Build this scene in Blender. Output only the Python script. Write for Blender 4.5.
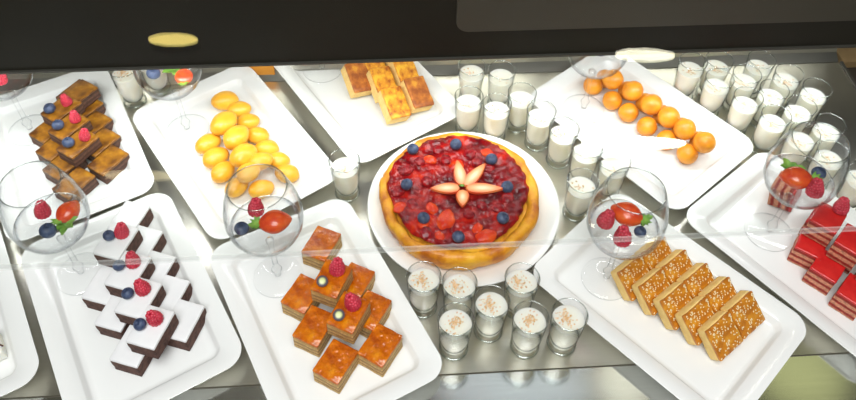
import bpy, bmesh, math, random
from math import sin, cos, pi, radians
from mathutils import Vector, Matrix, noise
S = bpy.context.scene
for o in list(bpy.data.objects): bpy.data.objects.remove(o)
COL = S.collection
random.seed(7)

# ------------------------------------------------------------------ camera
cd = bpy.data.cameras.new('camera'); cam = bpy.data.objects.new('camera', cd); COL.objects.link(cam)
R_ = Vector((.99979, .01511, .01385)).normalized()
F_ = Vector((0, .67569, -.73718)).normalized()
R_ = (R_ - F_ * R_.dot(F_)).normalized(); U_ = R_.cross(F_).normalized()
M = Matrix((R_, U_, -F_)).transposed().to_4x4(); M.translation = (0, 0, .9853)
cam.matrix_world = M
cd.sensor_width = 36; cd.lens = 776.8 / 856 * 36; cd.shift_y = -73.7 / 856
cd.clip_start = .01
S.camera = cam

# ------------------------------------------------------------------ light and exposure
S.view_settings.view_transform = 'Standard'; S.view_settings.look = 'None'
S.view_settings.gamma = 1; S.view_settings.use_curve_mapping = False
S.view_settings.exposure = 0.05
S.cycles.transparent_max_bounces = 32; S.cycles.max_bounces = 12
W = bpy.data.worlds.new('world'); S.world = W; W.use_nodes = True
W.node_tree.nodes['Background'].inputs[0].default_value = (1.0, .93, .74, 1)
W.node_tree.nodes['Background'].inputs[1].default_value = .105

def area(name, loc, rot, sx, sy, power, col):
    l = bpy.data.lights.new(name, 'AREA'); l.shape = 'RECTANGLE'; l.size = sx; l.size_y = sy
    l.energy = power; l.color = col
    o = bpy.data.objects.new(name, l); COL.objects.link(o); o.location = loc; o.rotation_euler = rot
    return o
area('overhead_softbox', (-.05, -.35, 2.2), (radians(20), 0, 0), 1.4, 1.5, 66, (.965, .99, 1))  # unseen softbox added as key and fill, above the camera side
area('case_strip_light', (.02, .832, .236), (radians(30), 0, radians(4.4)), 1.7, .025, 3.6, (.97, .99, 1))

# ------------------------------------------------------------------ node helpers
def mat(name):
    m = bpy.data.materials.new(name); m.use_nodes = True
    nt = m.node_tree; return m, nt, nt.nodes['Principled BSDF']
def nd(nt, t, **kw):
    n = nt.nodes.new(t)
    for k, v in kw.items():
        if k in n.inputs: n.inputs[k].default_value = v
        else: setattr(n, k, v)
    return n
def coords(nt, kind='Object', scale=None):
    tc = nd(nt, 'ShaderNodeTexCoord'); out = tc.outputs[kind]
    if scale:
        mp = nd(nt, 'ShaderNodeMapping'); mp.inputs['Scale'].default_value = scale
        nt.links.new(out, mp.inputs[0]); out = mp.outputs[0]
    return out
def ramp(nt, src, stops, mode='LINEAR'):
    r = nd(nt, 'ShaderNodeValToRGB'); cr = r.color_ramp; cr.interpolation = mode
    while len(cr.elements) < len(stops): cr.elements.new(.5)
    for e, (p, c) in zip(cr.elements, stops): e.position = p; e.color = (*c, 1)
    nt.links.new(src, r.inputs[0]); return r.outputs[0]
def noise_tex(nt, vec, scale, detail=3, rough=.55, dist=0):
    n = nd(nt, 'ShaderNodeTexNoise'); n.inputs['Scale'].default_value = scale
    n.inputs['Detail'].default_value = detail; n.inputs['Roughness'].default_value = rough
    n.inputs['Distortion'].default_value = dist
    nt.links.new(vec, n.inputs['Vector']); return n.outputs['Fac']
def bump(nt, p, src, strength, dist):
    b = nd(nt, 'ShaderNodeBump'); b.inputs['Strength'].default_value = strength; b.inputs['Distance'].default_value = dist
    nt.links.new(src, b.inputs['Height']); nt.links.new(b.outputs[0], p.inputs['Normal'])
def mottled(name, stops, scale, rough=.6, bs=.4, bd=.002, bscale=None, sss=0, coat=0, detail=4):
    m, nt, p = mat(name); v = coords(nt)
    nt.links.new(ramp(nt, noise_tex(nt, v, scale, detail), stops), p.inputs['Base Color'])
    p.inputs['Roughness'].default_value = rough
    if coat: p.inputs['Coat Weight'].default_value = coat; p.inputs['Coat Roughness'].default_value = .06
    if sss: p.inputs['Subsurface Weight'].default_value = sss; p.inputs['Subsurface Scale'].default_value = .004
    if bs: bump(nt, p, noise_tex(nt, v, bscale or scale * 2, 3), bs, bd)
    return m
def plain(name, col, rough=.5, metal=0, coat=0):
    m, nt, p = mat(name); p.inputs['Base Color'].default_value = (*col, 1)
    p.inputs['Roughness'].default_value = rough; p.inputs['Metallic'].default_value = metal
    if coat: p.inputs['Coat Weight'].default_value = coat; p.inputs['Coat Roughness'].default_value = .05
    return m
def clear(name, tint, ior, edge, edge_col=(.55, .58, .57), rough=.0, grazing=1.0):
    """clear thin-walled glass: transmission, fresnel reflection, darker at grazing rims"""
    m = bpy.data.materials.new(name); m.use_nodes = True; nt = m.node_tree; nt.nodes.clear()
    out = nd(nt, 'ShaderNodeOutputMaterial'); tr = nd(nt, 'ShaderNodeBsdfTransparent'); gl = nd(nt, 'ShaderNodeBsdfGlossy')
    gl.inputs['Roughness'].default_value = rough; gl.inputs['Color'].default_value = (1, 1, 1, 1)
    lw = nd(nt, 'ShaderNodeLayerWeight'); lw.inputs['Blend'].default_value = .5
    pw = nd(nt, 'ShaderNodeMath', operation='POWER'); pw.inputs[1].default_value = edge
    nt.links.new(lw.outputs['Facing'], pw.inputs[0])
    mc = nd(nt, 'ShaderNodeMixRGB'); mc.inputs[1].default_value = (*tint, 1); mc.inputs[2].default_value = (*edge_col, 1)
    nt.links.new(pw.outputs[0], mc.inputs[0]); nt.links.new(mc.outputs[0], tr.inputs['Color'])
    r0 = ((ior - 1) / (ior + 1)) ** 2
    p5 = nd(nt, 'ShaderNodeMath', operation='POWER'); p5.inputs[1].default_value = 5; nt.links.new(lw.outputs['Facing'], p5.inputs[0])
    fr = nd(nt, 'ShaderNodeMath', operation='MULTIPLY_ADD'); fr.inputs[1].default_value = (1 - r0) * grazing; fr.inputs[2].default_value = r0
    nt.links.new(p5.outputs[0], fr.inputs[0])
    mx = nd(nt, 'ShaderNodeMixShader'); nt.links.new(fr.outputs[0], mx.inputs[0])
    nt.links.new(tr.outputs[0], mx.inputs[1]); nt.links.new(gl.outputs[0], mx.inputs[2])
    nt.links.new(mx.outputs[0], out.inputs['Surface'])
    return m
def layered(name, bands, zscale, zoff, nscale=260, rough=.75):
    """sponge with horizontal layers, bands by local height"""
    m, nt, p = mat(name); v = coords(nt)
    sp = nd(nt, 'ShaderNodeSeparateXYZ'); nt.links.new(v, sp.inputs[0])
    n = noise_tex(nt, v, 90, 2)
    ma = nd(nt, 'ShaderNodeMath', operation='MULTIPLY_ADD'); ma.inputs[1].default_value = zscale; ma.inputs[2].default_value = zoff
    nt.links.new(sp.outputs[2], ma.inputs[0])
    mb = nd(nt, 'ShaderNodeMath', operation='MULTIPLY_ADD'); mb.inputs[1].default_value = .10
    nt.links.new(n, mb.inputs[0]); nt.links.new(ma.outputs[0], mb.inputs[2])
    c = ramp(nt, mb.outputs[0], bands)
    n2 = noise_tex(nt, v, nscale, 3, .7)
    d = ramp(nt, n2, [(.3, (.55, .55, .55)), (.65, (1.15, 1.15, 1.15))])
    mm = nd(nt, 'ShaderNodeMixRGB', blend_type='MULTIPLY'); mm.inputs[0].default_value = 1
    nt.links.new(c, mm.inputs[1]); nt.links.new(d, mm.inputs[2]); nt.links.new(mm.outputs[0], p.inputs['Base Color'])
    p.inputs['Roughness'].default_value = rough
    bump(nt, p, n2, .6, .0025)
    return m

# ------------------------------------------------------------------ materials
def brushed(name, base, rough, sx=9, sy=260, amt=.07):
    m, nt, p = mat(name)
    v = coords(nt, 'Object', (sx, sy, sx)); n = noise_tex(nt, v, 1, 4, .7)
    nt.links.new(ramp(nt, n, [(.25, tuple(c * .93 for c in base)), (.75, base)]), p.inputs['Base Color'])
    p.inputs['Metallic'].default_value = 1; p.inputs['Roughness'].default_value = rough
    bump(nt, p, n, amt, .001)
    return m
m_steel = brushed('brushed steel', (.71, .69, .61), .28)
m_lip = brushed('polished steel', (.70, .71, .68), .13, amt=.01)
m_porc = plain('white porcelain', (.83, .83, .815), .16); m_porc.node_tree.nodes['Principled BSDF'].inputs['Specular IOR Level'].default_value = .5
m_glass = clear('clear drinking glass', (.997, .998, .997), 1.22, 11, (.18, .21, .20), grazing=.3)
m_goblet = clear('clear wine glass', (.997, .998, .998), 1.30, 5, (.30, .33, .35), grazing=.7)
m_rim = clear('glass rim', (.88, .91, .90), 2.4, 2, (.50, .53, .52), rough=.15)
m_pane = clear('clear flat glass', (.965, .975, .965), 1.40, 6, (.8, .85, .82))
m_edge = bpy.data.materials.new('polished glass edge'); m_edge.use_nodes = True
m_edge.node_tree.nodes['Principled BSDF'].inputs['Base Color'].default_value = (.80, .82, .80, 1); m_edge.node_tree.nodes['Principled BSDF'].inputs['Alpha'].default_value = .16; m_edge.node_tree.nodes['Principled BSDF'].inputs['Roughness'].default_value = .3
m_jelly = clear('clear jelly', (.985, .988, .993), 1.28, 4, (.70, .76, .84))
m_dark = mottled('dark brown laminate', [(.3, (.006, .0045, .0025)), (.7, (.010, .008, .004))], 5, .4, 0); m_dark.node_tree.nodes['Principled BSDF'].inputs['Specular IOR Level'].default_value = .2
m_panel = plain('lighter brown finish', (.055, .046, .034), .42, .2)
m_trim = plain('dull grey trim', (.09, .085, .075), .4, .6)
m_brown = plain('brown counter', (.05, .038, .028), .6)
m_tan = mottled('pale wood', [(.3, (.45, .28, .12)), (.7, (.62, .42, .2))], 14, .6, 0)
m_orange_card = plain('orange card', (.75, .30, .03), .6)
m_cream = mottled('milk pudding', [(.3, (.80, .775, .66)), (.7, (.87, .85, .76))], 30, .38, .1, .001, sss=.7); m_cream.node_tree.nodes['Principled BSDF'].inputs['Subsurface Scale'].default_value = .02; m_cream.node_tree.nodes['Principled BSDF'].inputs['Subsurface Radius'].default_value = (1, .9, .7)
m_crumb = mottled('nut crumbs', [(.32, (.50, .26, .06)), (.5, (.78, .52, .30)), (.7, (.85, .66, .52))], 150, .7, 0)
m_blue = mottled('blueberry skin', [(.3, (.018, .03, .075)), (.55, (.07, .10, .19)), (.8, (.17, .22, .33))], 110, .5, .1, .0006)
m_bluedark = plain('blueberry calyx', (.012, .015, .035), .7)
m_rasp = mottled('raspberry', [(.3, (.42, .012, .035)), (.7, (.72, .05, .09))], 120, .33, .1, .0006, sss=.1)
m_leaf = mottled('green leaf', [(.3, (.06, .22, .02)), (.7, (.28, .48, .08))], 120, .45, .2, .0008)
m_straw = mottled('strawberry red', [(.3, (.62, .03, .01)), (.6, (.80, .10, .015)), (.85, (.85, .28, .06))], 60, .25, .25, .001, bscale=320, coat=.4)
m_oval = mottled('amber dough', [(.3, (.80, .33, .012)), (.55, (.90, .47, .03)), (.8, (.93, .57, .07))], 34, .38, .25, .0012, bscale=70, coat=.15)
m_ball = mottled('orange fried dough', [(.3, (.66, .20, .008)), (.55, (.82, .31, .012)), (.8, (.90, .42, .03))], 42, .42, .35, .0012, bscale=200, coat=.12)
m_choc = layered('chocolate sponge', [(.0, (.05, .022, .013)), (.3, (.16, .07, .045)), (.42, (.07, .03, .02)), (.6, (.18, .085, .055)), (.8, (.08, .035, .022)), (1, (.16, .075, .05))], 42, .05)
m_choc2 = mottled('dark chocolate sponge', [(.3, (.045, .017, .011)), (.7, (.15, .065, .045))], 170, .8, .8, .002)
m_caramel = mottled('caramel glaze', [(.34, (.11, .034, .003)), (.5, (.28, .105, .004)), (.68, (.47, .21, .010))], 40, .4, .5, .0018, bscale=160)
m_white = mottled('white icing', [(.3, (.80, .79, .80)), (.7, (.88, .87, .87))], 30, .3, .15, .001)
m_honey = layered('honey layer cake', [(0, (.33, .15, .035)), (.14, (.70, .48, .18)), (.30, (.34, .16, .045)), (.36, (.72, .50, .20)), (.56, (.36, .17, .05)), (.62, (.74, .53, .22)), (.86, (.55, .27, .06)), (1, (.42, .15, .02))], 30, 0)
m_amber = mottled('amber mirror glaze', [(.3, (.32, .038, .001)), (.5, (.62, .145, .002)), (.72, (.82, .30, .008))], 50, .1, .9, .010, bscale=45, coat=.35)
m_red = mottled('red jelly top', [(.3, (.50, .008, .010)), (.7, (.68, .022, .02))], 45, .3, .3, .0012, bscale=150, coat=.3)
PK, CR = (.74, .32, .19), (.34, .02, .015)
m_redcake = layered('red layer cake', [(0, (.55, .25, .12)), (.12, PK), (.20, CR), (.27, CR), (.34, PK), (.46, PK), (.52, CR), (.60, CR), (.66, PK), (.78, PK), (.84, CR), (1, CR)], 28, 0)
m_gold = mottled('golden crust', [(.3, (.36, .10, .006)), (.5, (.58, .20, .010)), (.72, (.80, .38, .03))], 60, .4, .5, .0016, bscale=150, coat=.25)
m_pale = mottled('pale yellow crumb', [(.3, (.80, .51, .15)), (.7, (.89, .64, .25))], 110, .75, .5, .0015)
m_seed = plain('sesame seeds', (.86, .72, .45), .5)
m_toast = mottled('toasted orange crust', [(.36, (.36, .085, .008)), (.47, (.68, .25, .015)), (.62, (.86, .45, .03))], 70, .5, .5, .0016, bscale=150)
m_toastdk = mottled('dark toasted crust', [(.36, (.30, .075, .012)), (.5, (.50, .15, .02)), (.68, (.80, .38, .035))], 55, .5, .5, .0016, bscale=150)
m_crust = mottled('baked tart crust', [(.33, (.46, .12, .005)), (.48, (.74, .29, .010)), (.66, (.88, .46, .03))], 30, .45, .6, .004, bscale=60)
m_glaze = mottled('red berry glaze', [(.36, (.08, .0004, .003)), (.5, (.24, .002, .004)), (.62, (.48, .012, .004)), (.76, (.68, .07, .006))], 30, .07, .7, .005, bscale=75, coat=0)
m_cherry = mottled('glazed dark cherry', [(.35, (.13, .001, .005)), (.6, (.34, .004, .008)), (.8, (.46, .02, .012))], 90, .06, .5, .003, bscale=170, coat=0)
m_berryred = mottled('glazed strawberry chunk', [(.35, (.60, .02, .006)), (.6, (.74, .07, .01)), (.8, (.80, .16, .03))], 60, .06, .5, .003, bscale=170, coat=0)
for q_ in (m_glaze, m_cherry, m_berryred): q_.node_tree.nodes['Principled BSDF'].inputs['Specular IOR Level'].default_value = .4
def slice_mat():
    m, nt, p = mat('strawberry slice flesh'); v = coords(nt)
    mp = nd(nt, 'ShaderNodeMapping'); mp.inputs['Scale'].default_value = (48, 120, 0); mp.inputs['Location'].default_value = (-.75, 0, 0)
    nt.links.new(v, mp.inputs[0])
    ln = nd(nt, 'ShaderNodeVectorMath', operation='LENGTH'); nt.links.new(mp.outputs[0], ln.inputs[0])
    nt.links.new(ramp(nt, ln.outputs[1 if 'Value' not in ln.outputs else 'Value'], [(.12, (.92, .66, .42)), (.45, (.89, .42, .18)), (.75, (.82, .20, .05)), (.98, (.62, .05, .012))]), p.inputs['Base Color'])
    p.inputs['Roughness'].default_value = .3; return m
m_slice = slice_mat()
def kiwi_mat():
    m, nt, p = mat('green cut fruit'); v = coords(nt)
    ln = nd(nt, 'ShaderNodeVectorMath', operation='LENGTH'); nt.links.new(v, ln.inputs[0])
    mu = nd(nt, 'ShaderNodeMath', operation='MULTIPLY'); mu.inputs[1].default_value = 110; nt.links.new(ln.outputs['Value'], mu.inputs[0])
    nt.links.new(ramp(nt, mu.outputs[0], [(.1, (.72, .72, .35)), (.5, (.50, .58, .16)), (.85, (.62, .66, .28)), (.97, (.10, .08, .10))]), p.inputs['Base Color'])
    p.inputs['Roughness'].default_value = .3; return m
m_kiwi = kiwi_mat()
def emit(name, col, s):
    m = bpy.data.materials.new(name); m.use_nodes = True; nt = m.node_tree; nt.nodes.clear()
    o = nd(nt, 'ShaderNodeOutputMaterial'); e = nd(nt, 'ShaderNodeEmission'); e.inputs[0].default_value = (*col, 1); e.inputs[1].default_value = s
    nt.links.new(e.outputs[0], o.inputs[0]); return m

# ------------------------------------------------------------------ mesh helpers
def link(name, bm, m, parent=None, smooth=True, loc=None):
    me = bpy.data.meshes.new(name); bmesh.ops.recalc_face_normals(bm, faces=bm.faces); bm.to_mesh(me); bm.free()
    for mm in (m if isinstance(m, (list, tuple)) else [m]): me.materials.append(mm)
    if smooth:
        for f in me.polygons: f.use_smooth = True
        if not any(mm.name.startswith('clear') for mm in me.materials): me.set_sharp_from_angle(angle=radians(48))
    o = bpy.data.objects.new(name, me); COL.objects.link(o)
    if parent: o.parent = parent
    if loc: o.location = loc
    return o
def empty(name, loc=(0, 0, 0), rz=0):
    o = bpy.data.objects.new(name, None); COL.objects.link(o); o.location = loc; o.rotation_euler = (0, 0, rz); o.empty_display_size = .02
    return o
def tag(o, label, cat, group=None):
    o['label'] = label; o['category'] = cat
    if group: o['group'] = group
    return o
def dup(root):
    r = root.copy(); COL.objects.link(r)
    for ch in list(root.children):
        c = ch.copy(); COL.objects.link(c); c.parent = r; c.matrix_parent_inverse = ch.matrix_parent_inverse
        for g in ch.children:
            d = g.copy(); COL.objects.link(d); d.parent = c
    return r
class Maker:
    """first use hands out the prototype itself, later uses hand out copies"""
    def __init__(s, root): s.root = root; s.used = False
    def __call__(s, loc, rz=0, rot=None):
        o = dup(s.root) if s.used else s.root
        s.used = True; o.location = loc; o.rotation_euler = rot if rot else (0, 0, rz); return o
def lathe(profile, n=48, bm=None, caps=True):
    bm = bm or bmesh.new(); rings = []
    for r, z in profile:
        if r < 1e-6: rings.append([bm.verts.new((0, 0, z))])
        else: rings.append([bm.verts.new((r * cos(2 * pi * k / n), r * sin(2 * pi * k / n), z)) for k in range(n)])
    for a, b in zip(rings, rings[1:]):
        if len(a) == 1 and len(b) == 1: continue
        for k in range(n):
            k2 = (k + 1) % n
            if len(a) == 1: bm.faces.new((a[0], b[k], b[k2]))
            elif len(b) == 1: bm.faces.new((a[k], a[k2], b[0]))
            else: bm.faces.new((a[k], a[k2], b[k2], b[k]))
    return bm
def ring(r, z, t, n=40):
    return lathe([(r + t * cos(2 * pi * k / 8), z + t * sin(2 * pi * k / 8)) for k in range(9)], n)
def rrect(a, b, r, n=10):
    r = max(min(r, a, b), .001); pts = []
    for cx, cy, a0 in ((a - r, b - r, 0), (-a + r, b - r, pi / 2), (-a + r, -b + r, pi), (a - r, -b + r, 1.5 * pi)):
        for k in range(n + 1):
            t = a0 + pi / 2 * k / n; pts.append((cx + r * cos(t), cy + r * sin(t)))
    return pts
def oval(a, b, n=48): return [(a * cos(2 * pi * k / n), b * sin(2 * pi * k / n)) for k in range(n)]
def loops(bm, levels, close_first=True, close_last=True):
    rings = [[bm.verts.new((x, y, z)) for x, y in pts] for pts, z in levels]
    n = len(rings[0])
    for a, b in zip(rings, rings[1:]):
        for k in range(n): bm.faces.new((a[k], a[(k + 1) % n], b[(k + 1) % n], b[k]))
    if close_first: bm.faces.new(list(reversed(rings[0])))
    if close_last: bm.faces.new(rings[-1])
    return bm
def block(l, w, z0, z1, bev=.0015, wob=.0008, seed=0, cuts=5, shear=0):
    """cake block: length on x, width on y, slightly uneven crumb faces"""
    bm = bmesh.new(); bmesh.ops.create_cube(bm, size=1)
    for v in bm.verts: v.co = Vector((v.co.x * l, v.co.y * w, z0 + (v.co.z + .5) * (z1 - z0)))
    bmesh.ops.bevel(bm, geom=bm.edges[:], offset=bev, segments=2, affect='EDGES', profile=.5)
    big = [e for e in bm.edges if e.calc_length() > bev * 3]
    bmesh.ops.subdivide_edges(bm, edges=big, cuts=cuts, use_grid_fill=True)
    for v in bm.verts:
        n = noise.noise_vector(v.co * 110 + Vector((seed * 3.1, seed, 0)))
        v.co += Vector((n.x, n.y, n.z * .6)) * wob
    return bm
def box(bm, c, s, rot=None):
    r = bmesh.ops.create_cube(bm, size=1)
    mm = Matrix.Translation(c) @ (rot.to_4x4() if rot else Matrix.Identity(4)) @ Matrix.Diagonal((*s, 1))
    bmesh.ops.transform(bm, matrix=mm, verts=r['verts']); return bm
def blob(rx, ry, rz, seed=0, amp=.08, fr=1.6, sub=3, bm=None, c=(0, 0, 0)):
    bm = bm or bmesh.new(); r = bmesh.ops.create_icosphere(bm, subdivisions=sub, radius=1)
    for v in r['verts']:
        d = 1 + amp * noise.noise(v.co * fr + Vector((seed * 7.3, seed * 1.7, seed)))
        v.co = Vector((v.co.x * rx * d + c[0], v.co.y * ry * d + c[1], v.co.z * rz * d + c[2]))
    return bm

# ------------------------------------------------------------------ the setting: the display case
YAW = radians(4.5); O = Vector((.027, .456, 0)); EX = Vector((cos(YAW), sin(YAW), 0)); EY = Vector((-sin(YAW), cos(YAW), 0))
CASE = Matrix.Translation(O) @ Matrix.Rotation(YAW, 4, 'Z')
def strip_mesh(profile, x0, x1, th=.004):
    """sheet following a (depth, height) profile, with thickness"""
    bm = bmesh.new(); up = []; lo = []
    for i, (y, z) in enumerate(profile):
        a = profile[max(i - 1, 0)]; b = profile[min(i + 1, len(profile) - 1)]
        t = Vector((b[0] - a[0], b[1] - a[1])).normalized(); nrm = Vector((-t.y, t.x))
        up.append((y, z)); lo.append((y - nrm.x * th, z - nrm.y * th))
    pts = up + lo[::-1]; A = [bm.verts.new((x0, y, z)) for y, z in pts]; B = [bm.verts.new((x1, y, z)) for y, z in pts]
    n = len(pts)
    for k in range(n): bm.faces.new((A[k], A[(k + 1) % n], B[(k + 1) % n], B[k]))
    bm.faces.new(A[::-1]); bm.faces.new(B); return bm
def struct(o): o['kind'] = 'structure'; return o
XR = .790
deck = link('floor', strip_mesh([(0, 0), (.571, 0)], -1.35, XR), m_steel, smooth=False); deck.matrix_world = CASE; struct(deck)
lipo = link('trim_front', strip_mesh([(-.22, -.002), (-.002, -.001)], -1.35, XR + .3), m_lip, smooth=False); lipo.matrix_world = CASE; struct(lipo)
bk = link('wall_back', strip_mesh([(.573, .0), (.590, .010), (.600, .03), (.602, .21)], -1.35, XR), m_steel, smooth=False); bk.matrix_world = CASE; struct(bk)
bm = bmesh.new(); box(bm, (XR + .0035, .27, .0005), (.005, .60, .007)); rt = link('trim_right', bm, m_trim, smooth=False); rt.matrix_world = CASE; struct(rt)
bm = bmesh.new(); box(bm, (XR + .42, .30, -.20), (.82, 1.2, .02)); fl = link('floor_lower', bm, m_brown, smooth=False); fl.matrix_world = CASE; struct(fl)

# upper glass shelf the photographer looks through
pane = link('glass_shelf', box(bmesh.new(), (0, .30, .42), (2.6, .78, .007)), m_pane, smooth=False)
pane.matrix_world = Matrix.Translation((.001, .3765, 0)) @ Matrix.Rotation(radians(4.5), 4, 'Z') @ Matrix.Translation((0, .09, 0))
bm = bmesh.new(); box(bm, (0, -.091, .42), (2.6, .0016, .0066)); link('polished_edge', bm, m_edge, pane, smooth=False)['label'] = 'pale polished front edge'
tag(pane, 'clear glass shelf spanning above the desserts, its front edge a pale line', 'glass shelf')

# dark canopy beam along the back of the case
can = empty('canopy_beam', (0, .812, 0), radians(4.35))
tag(can, 'dark brown beam across the top of the picture, above the back of the case', 'display case beam')
link('fascia', box(bmesh.new(), (0, .16, .321), (2.7, .32, .158)), m_dark, can, smooth=False)
link('edge_trim', box(bmesh.new(), (0, -.001, .2415), (2.7, .006, .003)), m_trim, can, smooth=False)
bm = bmesh.new(); pts = rrect(.35, .07, .018, 8)
loops(bm, [([(x, z) for x, z in pts], 0), ([(x, z) for x, z in pts], .004)])
pn = link('rounded_slab', bm, m_panel, can, smooth=False); pn.rotation_euler = (pi / 2, 0, 0); pn.location = (.385, -.0005, .362)  # lighter brown rounded slab on the fascia front
pn['label'] = 'lighter brown slab with rounded corner'

# ceiling lamps mirrored in the glass shelf, and glow panels added for the steel strip
def ceiling_lamp(loc, sx, sy, col, s, label, rz=0):
    e = empty('ceiling_lamp', loc, rz); tag(e, label, 'ceiling lamp')
    link('housing', loops(bmesh.new(), [(oval(sx / 2 + .004, sy / 2 + .004), .002), (oval(sx / 2 + .004, sy / 2 + .004), .05)]), m_trim, e, smooth=False)
    link('diffuser', loops(bmesh.new(), [(oval(sx / 2, sy / 2), -.006), (oval(sx / 2, sy / 2), .001)]), emit('lamp glow', col, s), e, smooth=False)
    return e
LAMPS = [((-1.260, 2.873, 2.400), .24, .085, (1, .78, .22), 11, 'oval amber ceiling lamp mirrored at the upper left of the dark beam'),
         ((1.050, 2.830, 2.400), .29, .085, (1, .95, .72), 16, 'oval white ceiling lamp mirrored on the lower edge of the dark beam'),
         ((0.902, 2.259, 2.400), .46, .06, (1, .97, .85), 40, 'slim ceiling lamp mirrored across the round orange doughballs'),
         ((-1.195, 2.018, 2.400), .30, .05, (1, .85, .5), 6, 'slim amber ceiling lamp mirrored beside the caramel brownies'),
         ((0.403, 1.489, 2.400), .72, .30, (.86, .93, 1), 1.0, 'pale blue-white glowing panel added to be mirrored in the front steel strip'),  # added panel, gives the steel strip its pale blue reflection
         ((0.919, 1.533, 2.400), .24, .34, (1, .97, .82), 1.5, 'cream glowing panel added to be mirrored in the front steel strip'),  # also added, makes the cream patch mirrored in the strip
         ((1.734, 1.593, 2.400), .42, .40, (.86, .88, .42), .9, 'yellow-green ceiling lamp mirrored at the right of the front steel strip')]
for L in LAMPS: ceiling_lamp(*L)

# things at the far edge of the case
o = link('card', loops(bmesh.new(), [(rrect(.026, .022, .003, 3), 0), (rrect(.026, .022, .003, 3), .002)]), m_orange_card, smooth=False)
o.location = (-.306, 1.022, .024); o.rotation_euler = (radians(75), 0, radians(4)); tag(o, 'small orange card standing at the back between two white platters', 'card')
o = link('wooden_board', block(.16, .09, 0, .02, .002, .0004), m_tan); o.location = (.99, 1.33, -.19); o.rotation_euler = (0, 0, .1); tag(o, 'pale wooden board beyond the right end of the steel deck', 'board')

# ------------------------------------------------------------------ platters
PW, PL = .2238, .3307
def platter_mesh(a=PW / 2, b=PL / 2):
    lv = []
    for ins, z in ((.044, 0), (.034, 0), (.020, .009), (.004, .0205), (.0008, .0235), (.0008, .0250), (.0025, .0252), (.012, .0236), (.025, .0208), (.0275, .0190), (.0310, .0120), (.0340, .0095), (.040, .0088)):
        lv.append((rrect(a - ins, b - ins, max(.030 - ins * .55, .008), 10), z))
    return loops(bmesh.new(), lv)
pm = link('serving_platter', platter_mesh(), m_porc)
PLAT = {  # centre x, y, long axis angle
 'P1': (-.5960, .8235, -59.3, 'white rectangular platter under the caramel-topped brownies'),
 'P0': (-.6700, .5105, -57.5, 'white rectangular platter cut off at the left edge of the picture'),
 'P5': (-.4112, .5411, -57.8, 'white rectangular platter under the white-iced chocolate cakes'),
 'P6': (-.1428, .5365, -60.4, 'white rectangular platter under the glossy amber layer cakes'),
 'P2': (-.3200, .8330, -52.5, 'white rectangular platter under the yellow oval sweets'),
 'P3': (-.1188, .9856, -54.4, 'white rectangular platter under the toasted orange cake pieces'),
 'P4': (.3581, .9034, -48.8, 'white rectangular platter under the round orange doughballs'),
 'P7': (.3385, .5625, -44.6, 'white rectangular platter under the sesame cake pieces'),
 'P8': (.5765, .6515, -49.7, 'white rectangular platter under the red layered cakes')}
mk = Maker(pm)
for k, (x, y, a, lab) in PLAT.items():
    tag(mk((x, y, 0), radians(a - 90) + pi), lab, 'platter', 'rectangular white platters')
prof = [(0, 0), (.105, 0), (.112, .003), (.135, .012), (.146, .0185), (.148, .0205), (.1478, .0222), (.145, .0225), (.128, .0175), (.118, .012), (.110, .0095), (0, .009)]
rp = link('round_plate', lathe(prof, 96), m_porc); rp.location = (.0573, .7245, 0)
tag(rp, 'round white plate under the fruit tart', 'plate')

# ------------------------------------------------------------------ berries
def make_blueberry(r=.0075):
    root = empty('blueberry')
    bm = bmesh.new(); bmesh.ops.create_uvsphere(bm, u_segments=24, v_segments=16, radius=r)
    for v in bm.verts:
        d = math.hypot(v.co.x, v.co.y)
        v.co.z *= .88
        if v.co.z > 0 and d < r * .42: v.co.z -= (r * .42 - d) * .55
        v.co.z += r * .88
    link('berry', bm, m_blue, root)
    bm = bmesh.new(); n = 10; z = r * 1.62
    o_ = [bm.verts.new((cos(2 * pi * k / n) * r * (.46 if k % 2 == 0 else .30), sin(2 * pi * k / n) * r * (.46 if k % 2 == 0 else .30), z + (.0012 if k % 2 == 0 else .0002))) for k in range(n)]
    i_ = [bm.verts.new((cos(2 * pi * k / n) * r * .2, sin(2 * pi * k / n) * r * .2, z - .0009)) for k in range(n)]
    for k in range(n): bm.faces.new((o_[k], o_[(k + 1) % n], i_[(k + 1) % n], i_[k]))
    bm.faces.new(i_); link('calyx', bm, m_bluedark, root)
    return root
def make_raspberry(r=.0085):
    bm = bmesh.new()
    for lev in range(6):
        t = lev / 5; z = r * (.25 + 1.75 * t); rr = r * (.62 + .38 * sin(pi * min(1, t * .8 + .28))) * (1 - .25 * t)
        n = max(5, int(2 * pi * rr / (r * .42)))
        for k in range(n):
            a = 2 * pi * (k + .5 * (lev % 2)) / n
            q = bmesh.ops.create_icosphere(bm, subdivisions=2, radius=r * .29)
            bmesh.ops.translate(bm, verts=q['verts'], vec=(rr * .82 * cos(a), rr * .82 * sin(a), z))
    q = bmesh.ops.create_icosphere(bm, subdivisions=2, radius=r * .75); bmesh.ops.translate(bm, verts=q['verts'], vec=(0, 0, r * .95))
    return link('raspberry', bm, m_rasp)
BLUE = Maker(make_blueberry()); RASP = Maker(make_raspberry())
def blue(x, y, z, lab, sc=1.0, tilt=(0, 0, 0), group=None):
    o = BLUE((x, y, z), rot=tilt); o.scale = (sc,) * 3; return tag(o, lab, 'blueberry', group)
def rasp(x, y, z, lab, sc=1.0, tilt=(0, 0, 0), group=None):
    o = RASP((x, y, z), rot=tilt); o.scale = (sc,) * 3; return tag(o, lab, 'raspberry', group)

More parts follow.
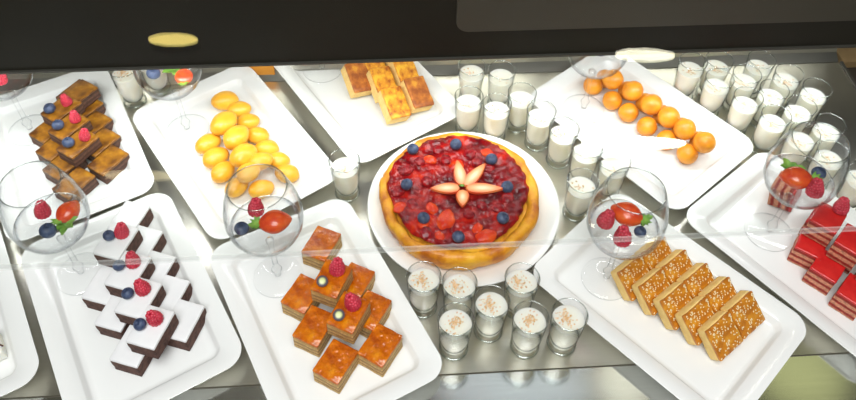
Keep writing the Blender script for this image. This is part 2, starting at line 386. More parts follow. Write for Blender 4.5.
# ------------------------------------------------------------------ fruit tart
tart = empty('fruit_tart', (.0500, .7240, .0092)); tag(tart, 'round golden tart topped with glazed red fruit on a round white plate', 'tart')
TR = .119
def tart_crust():
    bm = bmesh.new(); n = 160
    prof = [(0, 0), (.100, 0), (.110, .001), (.118, .010), (.1215, .022), (.122, .032), (.1205, .039), (.1165, .0425), (.1115, .0428), (.107, .0405), (.104, .035), (.102, .030), (0, .030)]
    rings = []
    for i, (r, z) in enumerate(prof):
        if r == 0: rings.append([bm.verts.new((0, 0, z))]); continue
        ring = []
        for k in range(n):
            a = 2 * pi * k / n; c = Vector((cos(a), sin(a), 0))
            w = noise.noise(c * 2.6 + Vector((0, 0, z * 25))) * .0035 + noise.noise(c * 9 + Vector((3, 1, z * 40))) * .0014
            seam = sum(math.exp(-((math.atan2(sin(a - s), cos(a - s))) / .022) ** 2) for s in (-1.35, -1.86, -2.5, -.8, -.15, .5, 1.2, 2.2, 2.9))
            inner = 1 if i >= 9 else 0
            wi = noise.noise(c * 3.4 + Vector((5, 2, 0))) * .007 if inner else 0
            rr = r + w - seam * .0022 * (0 if inner else 1) + wi
            ring.append(bm.verts.new((rr * cos(a), rr * sin(a), z + (noise.noise(c * 4 + Vector((9, 0, 0))) * .003 if 4 < i < 11 else 0))))
        rings.append(ring)
    for a, b in zip(rings, rings[1:]):
        for k in range(n):
            k2 = (k + 1) % n
            if len(a) == 1: bm.faces.new((a[0], b[k2], b[k]))
            elif len(b) == 1: bm.faces.new((a[k], a[k2], b[0]))
            else: bm.faces.new((a[k], a[k2], b[k2], b[k]))
    return bm
link('crust', tart_crust(), m_crust, tart)
def tart_filling():
    bm = bmesh.new(); nr, n = 60, 240; rings = [[bm.verts.new((0, 0, .040))]]
    for i in range(1, nr + 1):
        f = i / nr; ring = []
        for k in range(n):
            a = 2 * pi * k / n; c = Vector((cos(a), sin(a), 0))
            edge = .1035 + noise.noise(c * 1.7 + Vector((2, 7, 0))) * .006 + noise.noise(c * 7) * .004 + .009 * max(0, cos(a - .8)) ** 3 + .012 * max(0, cos(a - 2.35)) ** 2 - .006 * max(0, cos(a + 1.1)) ** 2
            x, y = edge * f * cos(a), edge * f * sin(a)
            z = .040 + .0028 * noise.noise(Vector((x, y, 0)) * 70) + .0022 * noise.noise(Vector((x, y, 3)) * 120) + .0007 * noise.noise(Vector((x, y, 7)) * 260)
            if i > nr - 3: z -= (.001, .003, .006)[i - nr + 2] * .7
            ring.append(bm.verts.new((x, y, z + (.004 if f > .8 else .004 * f / .8))))
        rings.append(ring)
    for a, b in zip(rings, rings[1:]):
        for k in range(n):
            k2 = (k + 1) % n
            if len(a) == 1: bm.faces.new((a[0], b[k], b[k2]))
            else: bm.faces.new((a[k], a[k2], b[k2], b[k]))
    return bm
link('berry_glaze', tart_filling(), m_glaze, tart)
tx, ty = .0500, .7240
def tart_local(x, y): return x - tx, y - ty
# cherries and chunks pressed into the glaze
CH = [(-.034, .762, 1.1), (.067, .797, 1), (.017, .804, .9), (-.045, .72, 1.05), (0, .645, 1), (-.021, .697, .85), (.095, .769, .9), (.122, .712, 1), (.083, .696, .8), (.107, .693, .9), (.029, .784, .9),
      (-.012, .78, .8), (.03, .73, .8), (.09, .73, .8), (.063, .68, .8), (.078, .78, .85), (.0, .74, .85)]
for i, (x, y, s) in enumerate(CH):
    lx, ly = tart_local(x, y); o = link('cherry', blob(.0115 * s, .0095 * s, .006 * s, i, .22, 2.2), m_cherry, tart)
    o.location = (lx, ly, .0435); o.rotation_euler = (0, 0, i * 1.1)
ST = [(.087, .642, 1.25), (.029, .669, 1.45), (.008, .69, .9), (.004, .783, .9), (-.04, .69, .9), (.05, .775, .8), (.095, .80, .9), (-.005, .66, .7), (.075, .655, .8), (.02, .64, .7)]
for i, (x, y, s) in enumerate(ST):
    lx, ly = tart_local(x, y); o = link('strawberry_chunk', blob(.0125 * s, .0095 * s, .005 * s, i + 40, .2, 1.7), m_berryred, tart)
    o.location = (lx, ly, .0435); o.rotation_euler = (0, 0, i * .9 + .3)
def petal_mesh(L=.036, w=.0085):
    bm = bmesh.new(); n = 18; top = []; bot = []
    out = []
    for k in range(2 * n):
        t = k / n if k < n else (2 * n - k) / n
        x = L * t; y = w * (sin(pi * t ** .62) ** .8 if 0 < t < 1 else 0) * (1 if k < n else -1); out.append((x, y))
    A = [bm.verts.new((x, y, 0)) for x, y in out]; ins = [bm.verts.new((L * .42 + (x - L * .42) * .93, y * .88, .0026)) for x, y in out]
    n2 = len(out)
    for k in range(n2): bm.faces.new((A[k], A[(k + 1) % n2], ins[(k + 1) % n2], ins[k]))
    bm.faces.new(ins); bm.faces.new(A[::-1])
    return bm
pet = None
for i, (a, L) in enumerate(((99, 1.4), (52, 1.55), (186, 1.3), (-3, 1.65), (268, .95))):
    if pet is None: pet = o = link('strawberry_slice', petal_mesh(), m_slice, tart, smooth=False)
    else: o = pet.copy(); COL.objects.link(o); o.parent = tart
    ar = radians(a); o.location = (.0045 + .004 * cos(ar), .002 + .004 * sin(ar), .0465); o.rotation_euler = (0, radians(-4), ar); o.scale = (L, 1.25, 1.2)
o = link('leaf_sprig', blob(.004, .002, .0012, 3, .3), m_leaf, tart); o.location = (.003, .004, .0515)
TB = [(-.021, .797, 'at its upper left'), (.046, .813, 'at its top'), (.1, .782, 'at its upper right'), (.122, .731, 'at its right'), (.109, .672, 'at its lower right'), (.044, .632, 'at its bottom'), (-.006, .666, 'at its lower left'), (-.027, .727, 'at its left')]
for i, (x, y, w) in enumerate(TB):
    blue(x, y, .0525, 'blueberry on the fruit tart, ' + w + ' edge', 1.25, (random.uniform(-.5, .3), random.uniform(-.4, .4), i), 'blueberries ringing the tart')

# ------------------------------------------------------------------ cakes
def make_cake(name, l, w, h, cap, m_body, m_cap, wob=.0008, seed=0, drip=False):
    root = empty(name)
    link('sponge', block(l, w, 0, h - cap, .0012, wob, seed, 5), m_body, root)
    link('topping', block(l + .0006, w + .0006, h - cap - .0004, h, min(.0016, cap * .45), wob * .7, seed + 5, 5), m_cap, root)
    return root
def u(a): return Vector((cos(radians(a)), sin(radians(a)), 0))
Z0 = .0092
# white iced chocolate cakes
WL, WW, WH = .055, .0395, .030; WA = 75
WI = Maker(make_cake('chocolate_cake', WL, WW, WH, .005, m_choc2, m_white))
GW = 'white-iced chocolate cakes'
wr = [(-.422, .667), (-.3915, .622), (-.362, .579), (-.3335, .540), (-.305, .502)]
ordw = ['farthest', 'second from the back', 'middle', 'second from the front', 'front']
s_ = u(WA - 90); l_ = u(WA)
for (x, y), w in zip(wr, ordw):
    p = Vector((x, y, 0)) - s_ * (WW / 2 + .0005)
    tag(WI((p.x, p.y, Z0), radians(WA)), 'bare white-iced chocolate cake in the lower right row, ' + w + ' of that row', 'cake', GW)
for (x, y), w in zip([(-.4697, .538), (-.4397, .4985), (-.4050, .449)], ['farthest', 'middle', 'front']):
    p = Vector((x, y, 0)) + s_ * (WW / 2) + l_ * (WL / 2)
    tag(WI((p.x, p.y, Z0), radians(WA)), 'bare white-iced chocolate cake in the lower left row, ' + w + ' of that row', 'cake', GW)
WT = [(-.434, .611), (-.4040, .563), (-.3790, .5225), (-.3520, .4805)]
for i, (x, y) in enumerate(WT):
    w = ['farthest', 'second from the back', 'second from the front', 'front'][i]
    tag(WI((x, y, Z0 + WH + .0008), radians(WA)), 'white-iced chocolate cake topped with a raspberry and blueberry, ' + w + ' of four', 'cake', GW)
    z = Z0 + 2 * WH + .0008
    bp = Vector((x, y, z)) - l_ * .002 - s_ * .0095; rp_ = Vector((x, y, z)) + l_ * .010 + s_ * .004
    blue(bp.x, bp.y, z, 'blueberry on the ' + w + ' berry-topped white-iced chocolate cake', 1.1, (-.3, .2, i))
    rasp(rp_.x, rp_.y, z, 'raspberry on the ' + w + ' berry-topped white-iced chocolate cake', 1.15, (-.15, .15, i))
# caramel brownies
CL, CW, CHH = .054, .037, .0235; CA = 60
CA_ = Maker(make_cake('caramel_brownie', CL, CW, CHH, .004, m_choc, m_caramel, .001, 3))
GC = 'caramel-topped brownies'; sc, lc = u(CA - 90), u(CA)
for (x, y), w in zip([(-.592, .928), (-.566, .890), (-.540, .853), (-.516, .816), (-.492, .7785)], ordw):
    p = Vector((x, y, 0)) - sc * (CW / 2)
    tag(CA_((p.x, p.y, Z0), radians(CA)), 'caramel brownie in the lower right row, ' + w + ' of that row', 'brownie', GC)
for (x, y), w in zip([(-.653, .838), (-.629, .801), (-.605, .764), (-.577, .727)], ['farthest', 'second from the back', 'second from the front', 'front']):
    p = Vector((x, y, 0)) + sc * (CW / 2) + lc * (CL / 2)
    tag(CA_((p.x, p.y, Z0), radians(CA)), 'caramel brownie in the lower left row, ' + w + ' of that row', 'brownie', GC)
ct = [(-.553, .801), (-.579, .838), (-.604, .876), (-.588, .912)]
for i, (x, y) in enumerate(ct):
    w = ['front', 'middle', 'rear'][i] if i < 3 else ''
    tag(CA_((x, y, Z0 + CHH + .0008), radians(CA)), 'caramel brownie topped with a blueberry and raspberry, ' + w + ' of three' if i < 3 else 'plain caramel brownie at the very back of the upper layer', 'brownie', GC)
    if i < 3:
        z = Z0 + 2 * CHH + .0006
        bp = Vector((x, y, z)) - lc * .013 - sc * .004; rq = Vector((x, y, z)) + lc * .012 + sc * .004
        blue(bp.x, bp.y, z, 'blueberry on the ' + w + ' topped caramel brownie', 1.25, (-.3, .1, i))
        rasp(rq.x, rq.y, z, 'raspberry on the ' + w + ' topped caramel brownie', 1.0, (-.15, .2, i))
# amber glazed layer cakes
HL, HW, HH = .051, .0385, .032; HA = 66
HO = Maker(make_cake('layer_cake', HL, HW, HH, .004, m_honey, m_amber, .0009, 8))
GH = 'glossy amber layer cakes'
for x, y, a, lab in ((-.151, .633, 68, 'glossy amber layer cake at the back, lying apart behind the pile'), (-.168, .5505, 64, 'glossy amber layer cake at the left of the pile beside the goblet foot'),
                     (-.098, .571, 66, 'glossy amber layer cake at the right rear, half under the raised cake'), (-.146, .502, 66, 'glossy amber layer cake at the left front, half under the raised cake'),
                     (-.073, .527, 64, 'glossy amber layer cake right of the raised front cake'), (-.113, .4525, 63, 'glossy amber layer cake at the very front of the pile'),
                     (-.057, .4765, 61, 'glossy amber layer cake at the right front of the pile')):
    tag(HO((x, y, Z0), radians(a)), lab, 'cake', GH)
for i, (x, y, a) in enumerate(((-.126, .555, 70), (-.099, .505, 67))):
    w = ['rear', 'front'][i]
    tag(HO((x, y, Z0 + HH + .001), radians(a)), 'raised glossy amber layer cake topped with a raspberry, the ' + w + ' one', 'cake', GH)
    z = Z0 + 2 * HH + .0008
    p = Vector((x, y, 0)) + u(a) * .011 + u(a - 90) * .003
    rasp(p.x, p.y, z, 'raspberry on the ' + w + ' raised amber layer cake', 1.25, (-.2, .1, i * 2))
    p = Vector((x, y, 0)) - u(a) * .011 - u(a - 90) * .008
    o = link('cut_fruit', lathe([(0, 0), (.0062, .0008), (.0078, .0035), (.0076, .0062), (.0065, .0070), (0, .0072)], 24), m_kiwi); o.location = (p.x, p.y, z + .0015); o.rotation_euler = (radians(22), 0, .3)
    tag(o, 'cut green fruit half on the ' + w + ' raised amber layer cake', 'fruit')
# red layered cakes
RL, RW, RH = .044, .0375, .036; RA = 48
RE = Maker(make_cake('red_cake', RL, RW, RH, .004, m_redcake, m_red, .0008, 2))
GR = 'red layered cakes'
for x, y, z, a, lab in ((.555, .648, 0, 56, 'red layered cake in the lower layer just right of the goblet foot'), (.567, .6095, 0, 48, 'red layered cake in the lower layer, second from the front'),
                     (.592, .570, 0, 47, 'red layered cake at the very front of the stack'), (.530, .737, 0, 52, 'red layered cake tipped on its side at the back left beneath the goblet bowl'),
                     (.586, .690, 0, 48, 'red layered cake in the lower layer behind the goblet stem'), (.611, .646, 0, 48, 'red layered cake in the lower layer at the middle of the stack'),
                     (.635, .606, 0, 48, 'red layered cake in the lower layer at the right edge of the picture'),
                     (.571, .667, 1, 50, 'raised red layered cake with a raspberry on top'), (.594, .629, 1, 48, 'raised red layered cake in front of the raspberry-topped one'),
                     (.622, .590, 1, 48, 'raised red layered cake nearest the right edge of the picture')):
    o = tag(RE((x + .008, y, Z0 + z * (RH + .001)), radians(a)), lab, 'cake', GR)
    if 'tipped' in lab: o.rotation_euler = (Matrix.Rotation(radians(a), 3, 'Z') @ Matrix.Rotation(radians(78), 3, 'X')).to_euler(); o.location = (.546, .763, Z0 + .0187)
rasp(.598, .678, Z0 + 2 * RH + .001, 'raspberry on the raised red layered cake', 1.25, (-.2, 0, 0))
# sesame cakes leaning on one another
def make_sesame():
    root = empty('sesame_cake'); L, Wd, T = .0490, .047, .0205
    link('crumb', block(L, Wd, -T, -.005, .0022, .0012, 4), m_pale, root)
    link('crust', block(L + .0005, Wd * .985, -.0055, 0, .0022, .0012, 9), m_gold, root)
    bm = bmesh.new(); rnd = random.Random(5)
    for k in range(95):
        x, y = rnd.uniform(-L * .47, L * .47), rnd.uniform(-Wd * .46, Wd * .46)
        q = bmesh.ops.create_icosphere(bm, subdivisions=1, radius=1)
        mm = Matrix.Translation((x, y, .0002)) @ Matrix.Rotation(rnd.uniform(0, pi), 4, 'Z') @ Matrix.Diagonal((.0016, .00095, .0006, 1))
        bmesh.ops.transform(bm, matrix=mm, verts=q['verts'])
    o = link('sesame_seeds', bm, m_seed, root); o['kind'] = 'stuff'
    return root
SE = Maker(make_sesame()); SA = radians(40); PH = radians(42)
nh = Vector((sin(SA), -cos(SA), 0)); ax = Vector((cos(SA), sin(SA), 0))
ng = nh * sin(PH) + Vector((0, 0, cos(PH))); us = -nh * cos(PH) + Vector((0, 0, sin(PH)))
RS = Matrix((ax, us, ng)).transposed().to_euler()
zc = Z0 + .047 / 2 * sin(PH) + .0205 * cos(PH) + .0005
for i in range(5):
    w = ordw[i]
    c = Vector((.318, .601, 0)) + (Vector((.421, .514, 0)) - Vector((.318, .601, 0))) * i / 4
    for sgn, side in ((-1, 'left'), (1, 'right')):
        p = c + ax * sgn * .0252
        tag(SE((p.x, p.y, zc), rot=RS), 'golden sesame cake piece leaning in the ' + side + ' column, ' + w + ' of five', 'cake', 'golden sesame cake pieces')
# toasted orange cakes
def make_toast(name, mtop):
    root = empty(name); link('crumb', block(.056, .0385, 0, .021, .0015, .001, 6), m_pale, root)
    link('crust', block(.0562, .0388, .0205, .0265, .002, .0009, 7), mtop, root); return root
TO, TD = Maker(make_toast('orange_cake', m_toast)), Maker(make_toast('orange_cake', m_toastdk))
def put_toast(mkr, x, y, z, a, tilt, lab):
    o = mkr((x, y, z)); o.rotation_euler = (Matrix.Rotation(radians(a), 3, 'Z') @ Matrix.Rotation(radians(tilt - 6), 3, 'Y') @ Matrix.Rotation(radians(-15), 3, 'X')).to_euler(); o.location.z += .0035; tag(o, lab, 'cake', 'toasted orange cake pieces')
put_toast(TO, -.064, .918, Z0 + .0145, -66, 30, 'toasted orange cake piece at the very front of the left row')
put_toast(TO, -.086, .967, Z0 + .0145, -66, 30, 'toasted orange cake piece second from the front in the left row')
put_toast(TO, -.107, 1.015, Z0 + .0145, -66, 30, 'toasted orange cake piece at the rear of the left row, half under the beam')
put_toast(TD, -.026, .944, Z0 + .0145, -66, 30, 'dark toasted orange cake piece at the front of the right row')
put_toast(TO, -.048, .993, Z0 + .0145, -66, 30, 'toasted orange cake piece in the right row behind the dark one')
put_toast(TO, -.069, 1.041, Z0 + .0145, -66, 30, 'toasted orange cake piece at the back of the right row beneath the beam')
put_toast(TD, -.130, .978, Z0 + .0145, -66, 30, 'dark toasted orange cake piece lying alone at the left of the rows')
# sliver of pastry at the left edge
pas = empty('pastry_slice', (-.586, .462, Z0), radians(32)); tag(pas, 'cream pastry slice with brown twigs cut off by the left edge', 'pastry')
link('body', block(.06, .04, 0, .02, .003, .0015, 12), m_cream, pas)
bm = bmesh.new()
for k in range(7):
    box(bm, (.022 + random.uniform(-.008, .006), random.uniform(-.012, .012), .0215), (.018, .0018, .0018), Matrix.Rotation(random.uniform(-1.2, 1.2), 3, 'Z') @ Matrix.Rotation(.15, 3, 'Y'))
link('twigs', bm, m_choc2, pas, smooth=False)

# ------------------------------------------------------------------ oval sweets and round doughballs
ovm = [blob(.0195, .0145, .0142, k, .10, 1.1) for k in range(3)]
OV = [Maker(link('oval_sweet', b, m_oval)) for b in ovm]
OB = [(-.35, .93, 20, 1.1, 'tilted yellow oval sweet at the very back of the pile'), (-.323, .912, 15, .95, 'yellow oval sweet second from the back on the ridge'), (-.303, .885, 10, .9, 'yellow oval sweet at the rear of the right flank'), (-.282, .854, 0, .92, 'yellow oval sweet second from the rear on the right flank'),
      (-.359, .832, 45, 1.05, 'yellow oval sweet at the rear of the left flank beside the goblet foot'), (-.341, .803, 40, 1.05, 'yellow oval sweet second from the rear on the left flank'), (-.262, .826, 5, .93, 'yellow oval sweet third from the rear on the right flank'), (-.241, .801, 0, .93, 'yellow oval sweet fourth from the rear on the right flank'),
      (-.324, .774, 55, 1.0, 'yellow oval sweet third from the rear on the left flank'), (-.222, .774, -10, .95, 'yellow oval sweet at the front right corner of the pile'), (-.297, .745, 50, .95, 'yellow oval sweet at the front left, seen through the goblet rim'), (-.258, .742, 20, .95, 'yellow oval sweet at the very front, seen through the goblet rim'),
      (-.312, .842, 50, .9, 'yellow oval sweet buried in the middle of the pile'), (-.296, .806, 50, .9, 'yellow oval sweet buried nearer the front of the pile')]
for i, (x, y, a, s, lab) in enumerate(OB):
    o = OV[i % 3]((x, y, Z0 + .0142 * s + .0003), radians(a)); o.scale = (s * 1.1, s * 1.12, s); tag(o, lab, 'sweet', 'yellow oval sweets')
OT = [(-.335, .859, 58, 1.18, 'large yellow oval sweet at the rear of the upper layer'), (-.309, .829, 62, 1.15, 'large yellow oval sweet second in the upper layer'), (-.290, .791, 55, 1.15, 'large yellow oval sweet third in the upper layer'), (-.262, .779, 30, .95, 'yellow oval sweet fourth in the upper layer, on its right'), (-.277, .757, 45, .95, 'yellow oval sweet at the front of the upper layer behind the goblet rim')]
for i, (x, y, a, s, lab) in enumerate(OT):
    o = OV[(i + 1) % 3]((x, y, Z0 + .0142 * 2.55), radians(a)); o.scale = (s * 1.1, s * 1.12, s); tag(o, lab, 'sweet', 'yellow oval sweets')
bam = [blob(.0172, .0172, .0166, k + 20, .06, 1.0) for k in range(2)]
BA = [Maker(link('doughball', b, m_ball)) for b in bam]
BB = [(.29, .985, 'farthest'), (.319, .949, 'second from the back'), (.3425, .921, 'third from the back'), (.3685, .889, 'third from the front'), (.396, .8595, 'second from the front'), (.424, .830, 'front')]
for i, (x, y, w) in enumerate(BB):
    o = BA[i % 2]((x, y, Z0 + .0170), i); tag(o, 'round orange doughball in the lower left row, ' + w + ' of six', 'doughball', 'round orange doughballs')
BF = [(.3145, 1.003), (.350, .974), (.376, .945), (.401, .917), (.4265, .888), (.4515, .858)]
for i, (x, y) in enumerate(BF):
    o = BA[(i + 1) % 2]((x, y, Z0 + .0170), i); tag(o, 'round orange doughball in the lower right row, mostly hidden, ' + BB[i][2] + ' of six', 'doughball', 'round orange doughballs')
BT = [(.3195, .976), (.349, .948), (.376, .917), (.399, .888), (.4205, .862), (.446, .834)]
for i, (x, y) in enumerate(BT):
    o = BA[i % 2]((x, y, Z0 + .0415), i + 2); o.scale = (1.06,) * 3; tag(o, 'round orange doughball on the upper ridge, ' + BB[i][2] + ' of six', 'doughball', 'round orange doughballs')

# ------------------------------------------------------------------ shot glasses of pudding
def make_shot(fill, seed, crumbs, tint=0):
    root = empty('shot_glass')
    gp = [(0, 0), (.0185, 0), (.0195, .0015), (.0195, .004), (.0187, .007), (.0190, .011), (.0204, .030), (.0239, .080), (.0235, .0806), (.0229, .080), (.0192, .030), (.0176, .0125), (0, .0118)]
    link('glass', lathe(gp, 40), m_glass, root)
    link('rim', ring(.0234, .0802, .00085), m_rim, root); link('base', ring(.0186, .0022, .0016), m_rim, root)
    ri = lambda z: .0176 + (.0192 - .0176) * (z - .0125) / .0175 if z < .03 else .0192 + (.0229 - .0192) * (z - .03) / .05
    pp = [(0, .0126)] + [(ri(z) - .0003, z) for z in (.013, .02, .03, .04, .05, fill)] + [(ri(fill) * .8, fill - .0006), (ri(fill) * .4, fill - .0002), (0, fill)]
    link('pudding', lathe(pp, 40), m_cream, root)
    if crumbs:
        bm = bmesh.new(); rnd = random.Random(seed); ox, oy = rnd.uniform(-.005, .005), rnd.uniform(-.005, .004)
        for k in range(crumbs):
            r = abs(rnd.gauss(0, .0085)); a = rnd.uniform(0, 2 * pi); x, y = ox + r * cos(a), oy + r * sin(a)
            if math.hypot(x, y) > .0185: continue
            s = rnd.uniform(.0006, .0014); blob(s * 1.4, s, s * .7, k, .3, 2, 1, bm, (x, y, fill + s * .3))
        o = link('crumb_topping', bm, m_crumb, root); o['kind'] = 'stuff'
    return root
SHF = [Maker(make_shot(.066, s, 85)) for s in (1, 2, 3)]
SHM = [Maker(make_shot(.063, s, n)) for s, n in ((4, 14), (5, 22), (6, 6))]
SHR = [Maker(make_shot(.060, s, n)) for s, n in ((7, 34), (8, 16), (9, 26))]
SG = [  # x, y, kind, label
 (-.126, .756, 'M', 'pudding shot glass standing alone left of the fruit tart'),
 (-.0015, .556, 'F', 'pudding shot glass at the far left of the front cluster'),
 (.0465, .548, 'F', 'pudding shot glass second from left in the rear of the front cluster'),
 (.041, .494, 'F', 'pudding shot glass at the lower left of the front cluster'),
 (.089, .521, 'F', 'pudding shot glass in the middle of the front cluster'),
 (.131, .557, 'F', 'pudding shot glass at the upper right of the front cluster, against the tart plate'),
 (.138, .499, 'F', 'pudding shot glass second from right in the front cluster, at the lower edge'),
 (.189, .504, 'F', 'pudding shot glass at the far right of the front cluster beside the sesame platter'),
 (.073, .9705, 'M', 'pudding shot glass at the back left of the first four behind the tart'),
 (.1235, .962, 'M', 'pudding shot glass at the back right of the first four behind the tart'),
 (.0665, .8985, 'M', 'pudding shot glass at the front left of the first four behind the tart'),
 (.112, .8832, 'M', 'pudding shot glass closest behind the top of the tart'),
 (.1545, .9095, 'M', 'crumb-topped pudding shot glass first in the diagonal row right of the tart'),
 (.183, .869, 'M', 'pudding shot glass second in the diagonal row right of the tart'),
 (.216, .832, 'M', 'pudding shot glass third in the diagonal row right of the tart'),
 (.248, .794, 'M', 'pudding shot glass fourth in the diagonal row right of the tart'),
 (.287, .766, 'M', 'pudding shot glass ending the diagonal row, right one of the last pair'),
 (.233, .7265, 'M', 'pudding shot glass at the lower end of the diagonal row, nearest the tart'),
 (.455, .994, 'R', 'pudding shot glass farthest back in the row beside the doughball platter'),
 (.491, .953, 'R', 'pudding shot glass second from the back in the row beside the doughball platter'),
 (.5285, .9105, 'R', 'pudding shot glass third from the back in the row beside the doughball platter'),
 (.563, .870, 'R', 'pudding shot glass fourth from the back in the row beside the doughball platter'),
 (.597, .832, 'R', 'pudding shot glass fifth from the back in the row beside the doughball platter'),
 (.629, .794, 'R', 'pudding shot glass at the front of the right cluster, seen through the goblet rim'),
 (.502, 1.000, 'R', 'pudding shot glass farthest back in the middle row of the right cluster'),
 (.541, .966, 'R', 'pudding shot glass second from the back in the middle row of the right cluster'),
 (.577, .930, 'R', 'pudding shot glass third from the back in the middle row of the right cluster'),
 (.611, .893, 'R', 'pudding shot glass fourth from the back in the middle row of the right cluster'),
 (.645, .853, 'R', 'pudding shot glass fifth from the back in the middle row of the right cluster'),
 (.576, 1.003, 'R', 'pudding shot glass farthest back in the outer right row of the right cluster'),
 (.614, .970, 'R', 'pudding shot glass second from the back in the outer right row of the right cluster'),
 (.650, .935, 'R', 'pudding shot glass third from the back in the outer right row of the right cluster'),
 (.664, .753, 'R', 'pudding shot glass at the right edge of the picture behind the red cakes'),
 (-.516, .949, 'F', 'pudding shot glass at the upper left behind the caramel brownies'),
 (-.481, .982, 'F', 'pudding shot glass at the upper left, partly behind the fruit goblet')]
cnt = {'F': 0, 'M': 0, 'R': 0}
GN = {'F': 'pudding shot glasses in the front cluster', 'M': 'pudding shot glasses around the tart', 'R': 'pudding shot glasses in the right cluster'}
for x, y, k, lab in SG:
    fam = {'F': SHF, 'M': SHM, 'R': SHR}[k]; o = fam[cnt[k] % 3]((x, y, .0003), cnt[k] * 2.1); cnt[k] += 1
    tag(o, lab, 'shot glass', 'pudding shot glasses at the upper left' if x < -.4 else GN[k])

# ------------------------------------------------------------------ goblets with fruit
def make_goblet():
    root = empty('goblet')
    link('foot', lathe([(0, 0), (.0335, 0), (.036, .0006), (.0358, .0013), (.028, .0022), (.012, .0038), (.0055, .006), (0, .0062)], 48), m_goblet, root)
    link('stem', lathe([(0, .0055), (.0050, .0060), (.0042, .010), (.0060, .0155), (.0078, .0195), (.0060, .0235), (.0040, .028), (.0036, .055), (.0040, .082), (.0062, .0915), (0, .0930)], 24), m_goblet, root)
    out = [(.0062, .0915), (.018, .0945), (.032, .102), (.043, .115), (.0495, .131), (.0515, .146), (.0505, .162), (.0465, .182), (.0405, .200), (.0372, .2085)]
    inn = [(r - .0011, z + (.001 if r < .03 else 0)) for r, z in out[::-1]]
    inn = [(inn[0][0], .2083)] + inn[1:-1] + [(0, .0945)]
    link('bowl', lathe(out + [(.0367, .2089)] + inn, 64), m_goblet, root)
    link('rim', ring(.0367, .2086, .00085, 64), m_rim, root)
    jp = [(0, .0952), (.016, .0963), (.0302, .1035), (.0412, .116), (.0474, .1295), (.0445, .1292), (.02, .1288), (0, .1288)]
    o = link('clear_jelly', lathe(jp, 48), m_jelly, root)
    return root
GO = Maker(make_goblet())
# strawberry half with green cap
def make_half():
    root = empty('strawberry')
    bm = bmesh.new(); r = bmesh.ops.create_icosphere(bm, subdivisions=3, radius=1)
    for v in r['verts']:
        t = (v.co.x + 1) / 2; k = .62 + .55 * sin(pi * min(1, t * .75 + .1)) - .25 * t
        v.co = Vector((v.co.x * .0200, v.co.y * .0125 * k * 1.2, v.co.z * .009 * k * 1.2))
    link('flesh', bm, m_straw, root)
    bm = bmesh.new()
    for k in range(5):
        a = (k - 2) * .6; d = Vector((-cos(a), sin(a), .25)); c = Vector((-.0190, 0, .002)); s = Vector((sin(a), cos(a), 0)) * .0025
        v = [bm.verts.new(c - s), bm.verts.new(c + s), bm.verts.new(c + d * .006 + s * .8), bm.verts.new(c + d * .011), bm.verts.new(c + d * .006 - s * .8)]
        bm.faces.new(v)
    g = bmesh.ops.extrude_face_region(bm, geom=bm.faces[:]); bmesh.ops.translate(bm, vec=(0, 0, .0007), verts=[e for e in g['geom'] if isinstance(e, bmesh.types.BMVert)])
    link('leaf_cap', bm, m_leaf, root); return root
STR = Maker(make_half())
def make_mint():
    bm = bmesh.new()
    for k in range(6):
        a = k * pi / 3 + .3; n = 8; d = Vector((cos(a), sin(a), 0)); s = Vector((-sin(a), cos(a), 0)); L = .013 if k % 2 else .010
        ring = []
        for j in range(2 * n):
            t = j / n if j < n else (2 * n - j) / n
            w = .0035 * sin(pi * t) * (1 if j < n else -1)
            ring.append(bm.verts.new(d * L * t + s * w + Vector((0, 0, .004 * sin(t * 2.2) + .0006 * k))))
        bm.faces.new(ring)
    g = bmesh.ops.extrude_face_region(bm, geom=bm.faces[:]); bmesh.ops.translate(bm, vec=(0, 0, .0005), verts=[e for e in g['geom'] if isinstance(e, bmesh.types.BMVert)])
    return link('mint_sprig', bm, m_leaf, smooth=False)
MI = Maker(make_mint())
ZG = .0095; ZF = ZG + .1292
GB = {'amber': (-.2115, .595, 'wine goblet of jelly and berries on the amber layer cake platter'), 'sesame': (.2625, .602, 'wine goblet of jelly and berries on the sesame cake platter'),
      'red': (.5225, .690, 'wine goblet of jelly and berries on the red cake platter'), 'white': (-.494, .5925, 'wine goblet of jelly and berries on the white-iced chocolate cake platter'),
      'brownie': (-.667, .867, 'wine goblet of jelly and fruit on the caramel brownie platter, cut by the left edge'), 'yellow': (-.405, .875, 'wine goblet of jelly and fruit on the yellow oval sweets platter'),
      'ball': (.2706, .9427, 'wine goblet of jelly and fruit on the doughball platter'), 'toast': (-.194, 1.030, 'wine goblet on the toasted orange cake platter, only its foot below the beam')}
for k, (x, y, lab) in GB.items(): tag(GO((x, y, ZG), random.uniform(0, 6)), lab, 'goblet', 'wine goblets of fruit jelly')
FN = {'amber': 'the amber cake goblet', 'sesame': 'the sesame cake goblet', 'red': 'the red cake goblet', 'white': 'the white-iced cake goblet', 'brownie': 'the goblet by the left edge', 'yellow': 'the goblet on the yellow sweets platter', 'ball': 'the goblet on the doughball platter'}
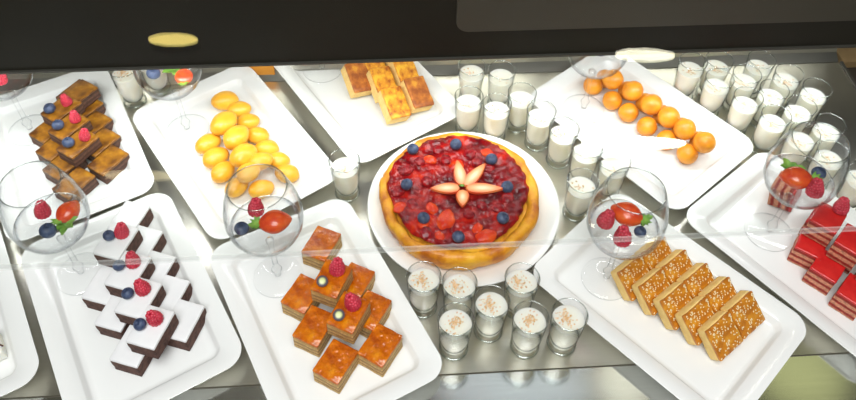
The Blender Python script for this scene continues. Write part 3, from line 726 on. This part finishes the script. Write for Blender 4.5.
def fruit(kind, g, dx, dy, sc=1, rz=0, note=''):
    x, y = GB[g][0] + dx, GB[g][1] + dy; w = FN[g]
    if kind == 'b': blue(x, y, ZF, 'blueberry floating in ' + w + note, sc, (-.3, .2, rz))
    elif kind == 'r': rasp(x, y, ZF, 'raspberry floating in ' + w + note, sc, (.0, .2, rz))
    elif kind == 's': o = STR((x, y, ZF + .009 * sc), rz); o.scale = (sc,) * 3; tag(o, 'red strawberry half floating in ' + w + note, 'strawberry')
    elif kind == 'm': o = MI((x, y, ZF + .001), rz); o.scale = (sc,) * 3; tag(o, 'green mint sprig in ' + w + note, 'mint')
fruit('b', 'amber', -.030, -.016, 1.3); fruit('r', 'amber', -.016, .018, 1.25, 1); fruit('s', 'amber', .014, -.003, 1.12, .25); fruit('m', 'amber', -.012, -.004, .9, 2)
fruit('r', 'sesame', -.026, .004, 1.3, .4, ', at its left'); fruit('s', 'sesame', .004, .014, 1.15, 2.6); fruit('r', 'sesame', -.006, -.024, 1.35, 2, ', at its front'); fruit('b', 'sesame', .017, -.014, 1.1); fruit('m', 'sesame', .026, .009, 1.1, 1)
fruit('s', 'red', -.010, -.006, 1.15, 3.0); fruit('m', 'red', -.010, .014, 1.5, .5); fruit('b', 'red', .024, .002, 1.35); fruit('r', 'red', .012, -.026, 1.35, 2)
fruit('r', 'white', -.014, .010, 1.2, 1); fruit('b', 'white', .004, -.024, 1.45); fruit('s', 'white', .022, .010, .95, 1.2); fruit('m', 'white', .024, -.010, 1.4, 1.4)
fruit('s', 'brownie', .006, .010, 1.05, .3); fruit('r', 'brownie', .006, -.018, 1.3, 1)
fruit('b', 'yellow', -.024, -.010, 1.45); fruit('s', 'yellow', -.004, .022, .9, .4); fruit('m', 'yellow', .012, .004, 1.8, .2); fruit('s', 'yellow', .026, -.012, .9, 1.8, ', at its right side')
fruit('b', 'ball', .004, -.004, 1.4); fruit('s', 'ball', -.020, .005, .95, 2); fruit('m', 'ball', .022, .006, 1.4, 1)
